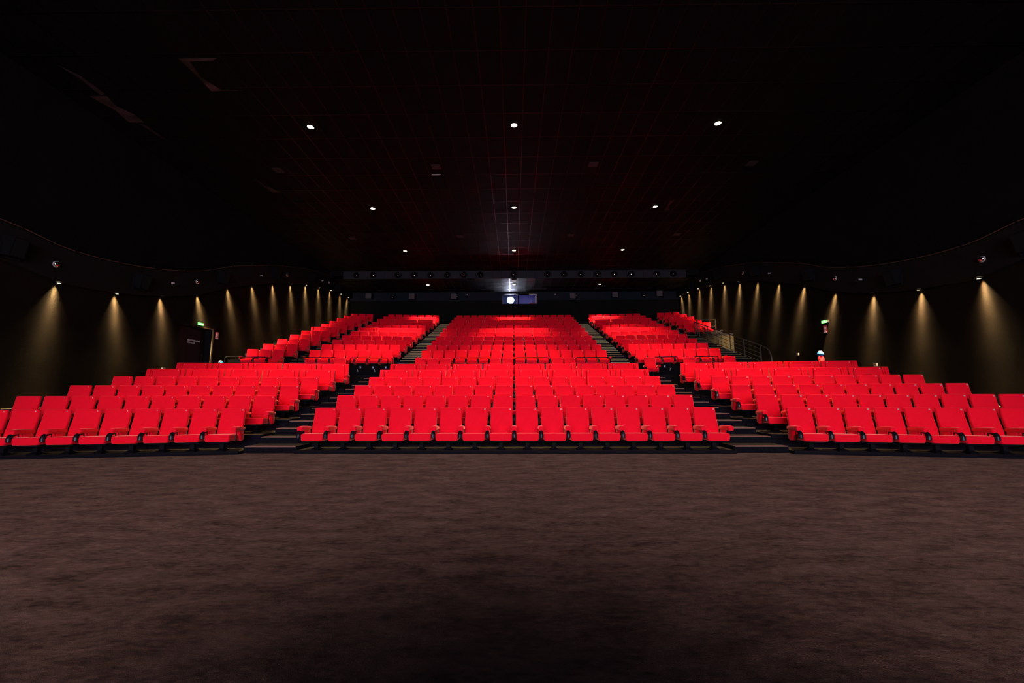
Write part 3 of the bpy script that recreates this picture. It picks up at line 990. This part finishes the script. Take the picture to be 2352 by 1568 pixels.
# ------------------------------------------------------------------ exit door, signs and extinguishers
dr = thing('door_1', 'dark double exit door in the left wall with a printed notice', 'door', (-WX - 0.22, 0, 0), kind='structure')
mid = (DY0 + DY1) / 2 - 0.22
d1 = build('door_leaf', MB().box(-0.05, 0, DY0 + 0.02, mid - 0.005, AISLE_Z + 0.01, DZ1 - 0.03), DOORM, dr)
d2 = build('door_leaf', MB().box(-0.05, 0, mid + 0.005, DY1 - 0.14, AISLE_Z + 0.01, DZ1 - 0.03), DOORM, dr)
build('handle', MB().tube([(0.0, DY1 - 0.28, 2.60), (0.06, DY1 - 0.28, 2.62), (0.06, DY1 - 0.28, 2.86), (0.0, DY1 - 0.28, 2.88)], 0.014, 8), CHROME, d2, smooth=True)
build('frame', MB().box(-0.06, 0.22, DY1 - 0.12, DY1 - 0.06, AISLE_Z, DZ1).box(-0.06, 0.20, DY0, DY1 - 0.06, DZ1 - 0.028, DZ1), BLACK, dr)
build('door_jamb', MB().box(0.0, 0.245, DY1 - 0.06, DY1 + 0.02, AISLE_Z, DZ1 + 0.03).box(0.22, 0.245, mid + 0.2, DY1 - 0.06, DZ1, DZ1 + 0.04), CREAM, dr)
nt_me = text_mesh("MERCI D'UTILISER LA SORTIE\nEN BAS DE SALLE", 0.085, WHITE, 'LEFT', 0.001, 1.15)
nt_me.transform(Matrix.Translation((0.003, mid + 0.04, 3.37)) @ Matrix.Rotation(PI / 2, 4, 'Z') @ Matrix.Rotation(PI / 2, 4, 'X') @ Matrix.Scale(0.62, 4, (1, 0, 0)))
link('printed_notice', nt_me, d2)

def exit_sign(s, y, z, label):
    t = thing('exit_sign', label, 'exit sign', (s * WX, y, z), group='lit exit signs')
    t.scale = (0.8, 0.8, 0.75)
    a, b = sorted((-s * 0.09, 0.0))
    build('sign_case', MB().box(a, b, -0.20, 0.20, -0.065, 0.085), BLACK, t)
    a, b = sorted((-s * 0.105, -s * 0.09))
    build('lit_panel', MB().box(a, b, -0.19, 0.19, -0.06, 0.08), EXITG, t)
    xx = -s * 0.106
    m = MB()
    def seg(p, q, w):
        (u0, v0), (u1, v1) = p, q
        L = math.hypot(u1 - u0, v1 - v0); nu, nv = -(v1 - v0) / L * w / 2, (u1 - u0) / L * w / 2
        c = [(u0 - nu, v0 - nv), (u1 - nu, v1 - nv), (u1 + nu, v1 + nv), (u0 + nu, v0 + nv)]
        m.add([(xx - s * 0.002, u, v) for u, v in c] + [(xx + s * 0.002, u, v) for u, v in c], [(0, 1, 2, 3), (7, 6, 5, 4), (0, 4, 5, 1), (1, 5, 6, 2), (2, 6, 7, 3), (3, 7, 4, 0)])
    seg((-0.05, 0.05), (-0.02, 0.05), 0.03)
    seg((-0.03, 0.035), (-0.06, -0.01), 0.03); seg((-0.06, -0.01), (-0.02, -0.03), 0.02); seg((-0.06, -0.01), (-0.11, -0.045), 0.02); seg((-0.07, 0.03), (0.01, 0.01), 0.016)
    seg((0.04, 0.01), (0.15, 0.01), 0.03); seg((0.15, 0.01), (0.11, 0.05), 0.02); seg((0.15, 0.01), (0.11, -0.03), 0.02)
    build('pictogram', m, EXITW, t)
exit_sign(-1, 16.99, 4.09, 'bright green-white exit sign above the dark door')
exit_sign(1, 17.42, 4.16, 'green lit exit sign on the wall above the red extinguisher sign')

def fire_sign(s, y, z, label):
    t = thing('extinguisher_sign', label, 'sign', (s * WX, y, z), group='fire extinguisher signs')
    def bx(y0, y1, z0, z1, d):
        a, b = sorted((-s * d, -s * (d - 0.006)))
        return MB().box(a, b, y0, y1, z0, z1)
    build('plate', bx(-0.10, 0.10, -0.15, 0.15, 0.006), SIGNR, t)
    m = bx(-0.035, 0.035, -0.08, 0.07, 0.010); n2 = bx(-0.015, 0.03, 0.075, 0.10, 0.010); m.add(n2.v, n2.f); n2 = bx(-0.06, -0.045, -0.02, 0.09, 0.010); m.add(n2.v, n2.f)
    build('white_symbol', m, SIGNW, t)
    build('white_caption', bx(-0.09, 0.09, -0.145, -0.105, 0.010), SIGNW, t)
fire_sign(-1, 18.09, 3.77, 'small red extinguisher sign beside the dark exit door')
fire_sign(1, 17.50, 3.87, 'small red extinguisher sign below the green exit sign')

def extinguisher(s, y, label, top):
    t = thing('fire_extinguisher', label, 'extinguisher', (s * (WX - 0.22), y, AISLE_Z), group='fire extinguishers by the walls')
    h = top - AISLE_Z
    build('cylinder', MB().lathe([(0.10, 0.0), (0.115, 0.02), (0.115, h - 0.30), (0.10, h - 0.24), (0.06, h - 0.20), (0.05, h - 0.17)], n=18), EXTR, t, smooth=True)
    build('label_band', MB().lathe([(0.117, 0.2), (0.117, h - 0.42)], n=18, cap=False), WHITE, t, smooth=True)
    secs = []
    for z, wx, wy, dx in ((h - 0.20, 0.10, 0.14, 0), (h - 0.15, 0.14, 0.26, 0.0), (h - 0.10, 0.13, 0.28, 0.01), (h - 0.05, 0.10, 0.20, 0.03), (h - 0.01, 0.06, 0.12, 0.045)):
        secs.append([(u, v + dx * 1.0, z) for u, v in rrect(wx, wy, 0.03, 3)])
    hd = build('valve_cover', MB().loft(secs), BLUE, t, smooth=True)
    build('carry_handle', MB().tube([(0, -0.12, h - 0.08), (0, -0.05, h - 0.005), (0, 0.06, h), (0, 0.13, h - 0.06), (0, 0.16, h - 0.11)], 0.022, 8), SIGNW, hd, smooth=True)
    build('hose', MB().tube([(0, 0.12, h - 0.14), (0, 0.17, h - 0.2), (0, 0.16, h - 0.4), (0, 0.13, h - 0.55)], 0.014, 8), BLACK, t, smooth=True)
extinguisher(-1, 18.16, 'red extinguisher with blue and white head beside the exit door', 2.66)
extinguisher(1, 17.60, 'red extinguisher with blue and white head below the green exit sign', 2.95)

def wall_box(s, y, z, label):
    t = thing('wall_box', label, 'wall box', (s * WX, y, z))
    t.scale = (0.8, 0.7, 0.75)
    a, b = sorted((-s * 0.06, 0.0))
    build('case', MB().box(a, b, -0.09, 0.09, -0.07, 0.07), PIPEM, t)
    a, b = sorted((-s * 0.07, -s * 0.06))
    build('cover', MB().box(a, b, -0.06, 0.06, -0.03, 0.05), CREAM, t)
wall_box(-1, 15.42, 2.15, 'small pale box low on the left wall near the seats')
wall_box(1, 15.22, 2.22, 'small pale box low on the right wall above the last seats')
wall_box(1, 19.29, 2.99, 'small pale wall device between the handrail and the extinguisher')

# ------------------------------------------------------------------ speakers, domes and spots on the fascias
def side_speaker(s, y, z, label):
    t = thing('side_speaker', label, 'speaker', (s * (FX - 0.02), y, z), group='black speakers on the fascias')
    t.scale = (0.7, 0.7, 0.68)
    k = -s
    def P(d, yy, zz): return (k * d, yy, zz)
    m = MB()
    secs = [[P(0.02, -0.30, -0.36), P(0.02, 0.30, -0.36), P(0.30, 0.24, -0.40), P(0.30, -0.24, -0.40)],
            [P(0.02, -0.30, 0.36), P(0.02, 0.30, 0.36), P(0.46, 0.24, 0.32), P(0.46, -0.24, 0.32)]]
    build('cabinet', m.loft(secs), BLACKM, t)
    m = MB()
    secs = [[P(0.30, -0.20, -0.36), P(0.30, 0.20, -0.36), P(0.315, 0.20, -0.36), P(0.315, -0.20, -0.36)], [P(0.452, -0.20, 0.27), P(0.452, 0.20, 0.27), P(0.467, 0.20, 0.27), P(0.467, -0.20, 0.27)]]
    build('grille', m.loft(secs), WALLK, t)
    a, b = sorted((k * 0.0, k * 0.06))
    build('bracket', MB().box(a, b, -0.32, -0.30, -0.45, 0.1).box(a, b, 0.30, 0.32, -0.45, 0.1).box(a, b, -0.32, 0.32, -0.47, -0.45), BLACK, t)
def dome(s, y, z, label):
    t = thing('dome_light', label, 'dome', (s * FX, y, z), group='small round domes on the fascias')
    t.scale = (0.7, 0.7, 0.7)
    k = -s
    build('base_ring', MB().lathe([(0.13, 0.0), (0.13, k * 0.03), (0.11, k * 0.04)], axis='x', n=18), PIPEM, t, smooth=True)
    build('dome_glass', MB().lathe([(0.11, k * 0.035), (0.10, k * 0.07), (0.07, k * 0.10), (0.03, k * 0.115), (0.001, k * 0.118)], axis='x', n=18), CHROME, t, smooth=True)
def small_spot(s, y, z, label):
    t = thing('clamp_spotlight', label, 'spotlight', (s * FX, y, z), group='small clamp spotlights on the fascias')
    t.scale = (0.7, 0.7, 0.7)
    k = -s
    a, b = sorted((0, k * 0.05))
    build('mount', MB().box(a, b, -0.06, 0.06, 0.0, 0.14), BLACK, t)
    a, b = sorted((k * 0.05, k * 0.12))
    build('arm', MB().box(a, b, -0.015, 0.015, 0.02, 0.05), BLACK, t)
    c = k * 0.20
    h = build('lamp_head', MB().box(c - 0.10, c + 0.10, -0.14, 0.10, -0.08, 0.03), BLACKP, t)
    build('front_glass', MB().box(c - 0.085, c + 0.085, -0.15, -0.14, -0.065, 0.015), PIPEM, h)
for s, nm in ((-1, 'left'), (1, 'right')):
    for k, (y, z) in enumerate(((10.15, 4.93), (13.83, 5.04), (17.74, 6.26), (21.66, 7.58), (25.6, 8.49), (29.5, 8.82))):
        side_speaker(s, y, z, f'black box speaker on the {nm} fascia, {ORD[k + 1]} from the front')
    for k, (y, z) in enumerate(((11.26, 4.83), (16.44, 5.74), (22.98, 7.89), (28.26, 8.9))):
        dome(s, y, z, f'small silvery round dome on the {nm} fascia, {ORD[k + 1]} from the front')
    for k, (y, z) in enumerate(((15.2, 5.34), (20.5, 7.14), (27.1, 8.69))):
        small_spot(s, y, z, f'small clamp spotlight on the {nm} fascia, {ORD[k + 1]} from the front')

# round speakers in the soffit
SX = [-11.04, -9.88, -8.13, -6.99, -5.83, -4.66, -3.49, -2.33, 0.0, 2.35, 3.52, 4.69, 5.86, 7.03, 8.21, 9.97, 11.13]
rs_ring = fixn(MB().lathe([(0.20, 0.0), (0.235, 0.0), (0.235, -0.03), (0.20, -0.035)], axis='y', n=24, cap=False).mesh('rim', BLACK, True))
rs_bowl = fixn(MB().lathe([(0.205, -0.028), (0.15, -0.008), (0.09, -0.002), (0.001, -0.002)], axis='y', n=24, cap=False).mesh('bowl', WALLK, True))
rs_dome = fixn(MB().lathe([(0.11, -0.004), (0.10, -0.03), (0.07, -0.055), (0.03, -0.068), (0.001, -0.07)], axis='y', n=20, cap=False).mesh('glossy_dome', mat('dark_chrome', (0.35, 0.32, 0.36), 0.15, metal=1.0), True))
for k, x in enumerate(SX):
    nl = f'{ORD[k + 1]} from the left' if k < 8 else ('middle one above the projector' if k == 8 else f'{ORD[17 - k]} from the right')
    t = thing('round_speaker', f'round black porthole speaker in the grey soffit, {nl}', 'speaker', (x, SOFY - 0.026, 9.51), group='round speakers in the soffit')
    link('rim', rs_ring, t)
    b = link('bowl', rs_bowl, t)
    o = link('glossy_dome', rs_dome, b)

# speakers and moving lights on the back band
YB = BACKY - 0.12
for k, (x, z) in enumerate(((-11.4, 8.92), (-7.98, 8.86), (-4.67, 8.84), (4.67, 8.86), (7.98, 8.92), (11.44, 9.0))):
    t = thing('wall_speaker', f'grey wall speaker on the blue-black band, {ORD[k + 1]} from the left', 'speaker', (x, YB, z - 0.01), group='grey speakers on the back wall')
    build('cabinet', MB().box(-0.27, 0.27, -0.28, 0.0, -0.215, 0.215), BLACKP, t)
    build('grille', MB().box(-0.27, 0.17, -0.30, -0.28, -0.215, 0.215), GREYBOX, t)
    build('horn_panel', MB().box(0.175, 0.27, -0.295, -0.28, -0.215, 0.215), BLACK, t)
    build('horn_dome', MB().lathe([(0.04, -0.295), (0.035, -0.315), (0.02, -0.33), (0.001, -0.335)], (0.222, 0, 0.0), 'y', 12), CHROME, t, smooth=True)
    build('port_ring', MB().lathe([(0.045, -0.294), (0.045, -0.305), (0.03, -0.305)], (0.222, 0, 0.12), 'y', 12), BLACKP, t, smooth=True)
for x, z, lb in ((-9.57, 8.88, 'left of the first aisle'), (10.19, 8.95, 'right of the last aisle')):
    t = thing('moving_light', f'dark moving-head spotlight on the back band, {lb}', 'spotlight', (x, YB, z), group='moving lights on the back wall')
    build('base_box', MB().box(-0.16, 0.16, -0.22, 0.0, 0.02, 0.26), BLACKP, t)
    build('yoke', MB().box(-0.17, -0.13, -0.22, -0.12, -0.2, 0.02).box(0.13, 0.17, -0.22, -0.12, -0.2, 0.02), BLACK, t)
    h = build('lamp_head', MB().lathe([(0.11, -0.05), (0.13, -0.10), (0.13, -0.30), (0.12, -0.34)], (0, 0, -0.10), 'y', 18), BLACKP, t, smooth=True)
    build('lens', MB().lathe([(0.09, -0.34), (0.07, -0.36), (0.03, -0.37), (0.001, -0.372)], (0, 0, -0.10), 'y', 16), CHROME, h, smooth=True)
    build('status_lens', MB().lathe([(0.03, -0.22), (0.02, -0.24), (0.001, -0.245)], (0.07, 0, 0.2), 'y', 10), CHROME, t, smooth=True)
for x, lb in ((-3.67, 'left of the projector window'), (3.26, 'right of the projector window')):
    t = thing('wall_camera', f'tiny pale camera on the band {lb}', 'camera', (x, YB, 8.97))
    build('bracket', MB().box(-0.02, 0.02, -0.10, 0.0, 0.02, 0.05), BLACK, t)
    build('camera_body', MB().lathe([(0.04, -0.08), (0.045, -0.10), (0.045, -0.22), (0.03, -0.23)], (0, 0, 0), 'y', 12), PIPEM, t, smooth=True)

# ------------------------------------------------------------------ projection booth
wn = thing('window_1', 'glazed projection port in the black back wall', 'window', kind='structure')
for x0, x1 in ((PX0 + 0.02, 0.32), (0.42, PX1 - 0.02)):
    p = build('pane', MB().box(x0, x1, BACKY + 0.10, BACKY + 0.108, PZ0 + 0.02, PZ1 - 0.02), GLASS, wn)
build('port_frame', MB().box(PX0, PX1, BACKY + 0.06, BACKY + 0.16, PZ0, PZ0 + 0.02).box(PX0, PX1, BACKY + 0.06, BACKY + 0.16, PZ1 - 0.02, PZ1)
      .box(PX0, PX0 + 0.02, BACKY + 0.06, BACKY + 0.16, PZ0, PZ1).box(PX1 - 0.02, PX1, BACKY + 0.06, BACKY + 0.16, PZ0, PZ1).box(0.32, 0.42, BACKY + 0.06, BACKY + 0.16, PZ0, PZ1), BLACK, wn)
bt = MB()
bt.box(-2.2, 2.6, BACKY + 2.4, BACKY + 2.5, 7.2, 10.0)
bt.box(-2.3, -2.2, BACKY + 0.25, BACKY + 2.5, 7.2, 10.0)
bt.box(2.6, 2.7, BACKY + 0.25, BACKY + 2.5, 7.2, 10.0)
bt.box(-2.3, 2.7, BACKY + 0.25, BACKY + 2.5, 7.1, 7.2)
bt.box(-2.3, 2.7, BACKY + 0.25, BACKY + 2.5, 10.0, 10.1)
o = build('wall_booth', bt, BOOTHW)
tag(o, 'violet walls of the projection booth seen through the port', 'wall', kind='structure')
bl = bpy.data.lights.new('booth_light', 'POINT'); bl.energy = 11; bl.color = (0.55, 0.6, 1.0); bl.shadow_soft_size = 0.15
pj = thing('projector', 'cinema projector with blazing white lens behind the port glass', 'projector', (-0.26, BACKY + 0.35, 8.67))
build('housing', MB().box(-0.45, 0.40, 0.15, 1.3, -0.45, 0.30).box(-0.40, 0.35, 0.12, 0.15, -0.40, 0.25), BLUE, pj)
build('lens_barrel', MB().lathe([(0.27, 0.15), (0.27, -0.02), (0.30, -0.06), (0.30, -0.09), (0.27, -0.09)], axis='y', n=24, cap=False), BLACKP, pj, smooth=True)
build('lens_glass', MB().lathe([(0.001, -0.085), (0.14, -0.08), (0.265, -0.05), (0.265, -0.04)], axis='y', n=24), LENSG, pj, smooth=True)
build('stand', MB().box(-0.35, 0.30, 0.3, 1.1, -1.35, -0.45), BLACK, pj)
o = bpy.data.objects.new('booth_light', bl); col.objects.link(o); o.location = (0.9, BACKY + 1.2, 9.8)
PIPEW = mat('pipe_white', (0.55, 0.47, 0.50), 0.5)
t = thing('duct_pipe', 'pale bent pipe framing the upper right corner of the projection port', 'pipe', (0, BACKY - 0.18, 0))
build('pipe', MB().tube([(1.20, 0, 9.02), (1.72, 0, 9.02), (1.79, 0, 9.0), (1.82, 0, 8.93), (1.82, 0, 8.31)], 0.035, 10), PIPEW, t, smooth=True)
build('pipe', MB().tube([(1.70, 0.03, 8.90), (1.70, 0.03, 8.31)], 0.028, 10), PIPEW, t, smooth=True)
build('pipe_bracket', MB().box(1.30, 1.34, 0.0, 0.06, 9.00, 9.04).box(1.79, 1.85, 0.0, 0.06, 8.5, 8.53), PIPEW, t)
t = thing('booth_cabinet', 'dark red cabinet inside the projection booth beside the pipe', 'cabinet', (1.55, BACKY + 0.9, 7.2))
build('cabinet_body', MB().box(-0.22, 0.16, 0, 0.5, 0, 1.35), EXTR, t)
build('cabinet_top', MB().box(-0.24, 0.18, -0.02, 0.52, 1.35, 1.38), BLACK, t)

# ------------------------------------------------------------------ the screen behind the viewer
t = thing('projection_screen', 'large lit projection screen facing the seats', 'screen', (0, -12.4, 0))
build('screen_picture', MB().box(-7.0, 7.0, -0.02, 0.0, 0.9, 6.8), SCREENM, t)
build('screen_frame', MB().box(-7.2, 7.2, -0.10, -0.03, 0.7, 0.9).box(-7.2, 7.2, -0.10, -0.03, 6.8, 7.0).box(-7.2, -7.0, -0.10, -0.03, 0.7, 7.0).box(7.0, 7.2, -0.10, -0.03, 0.7, 7.0), BLACK, t)
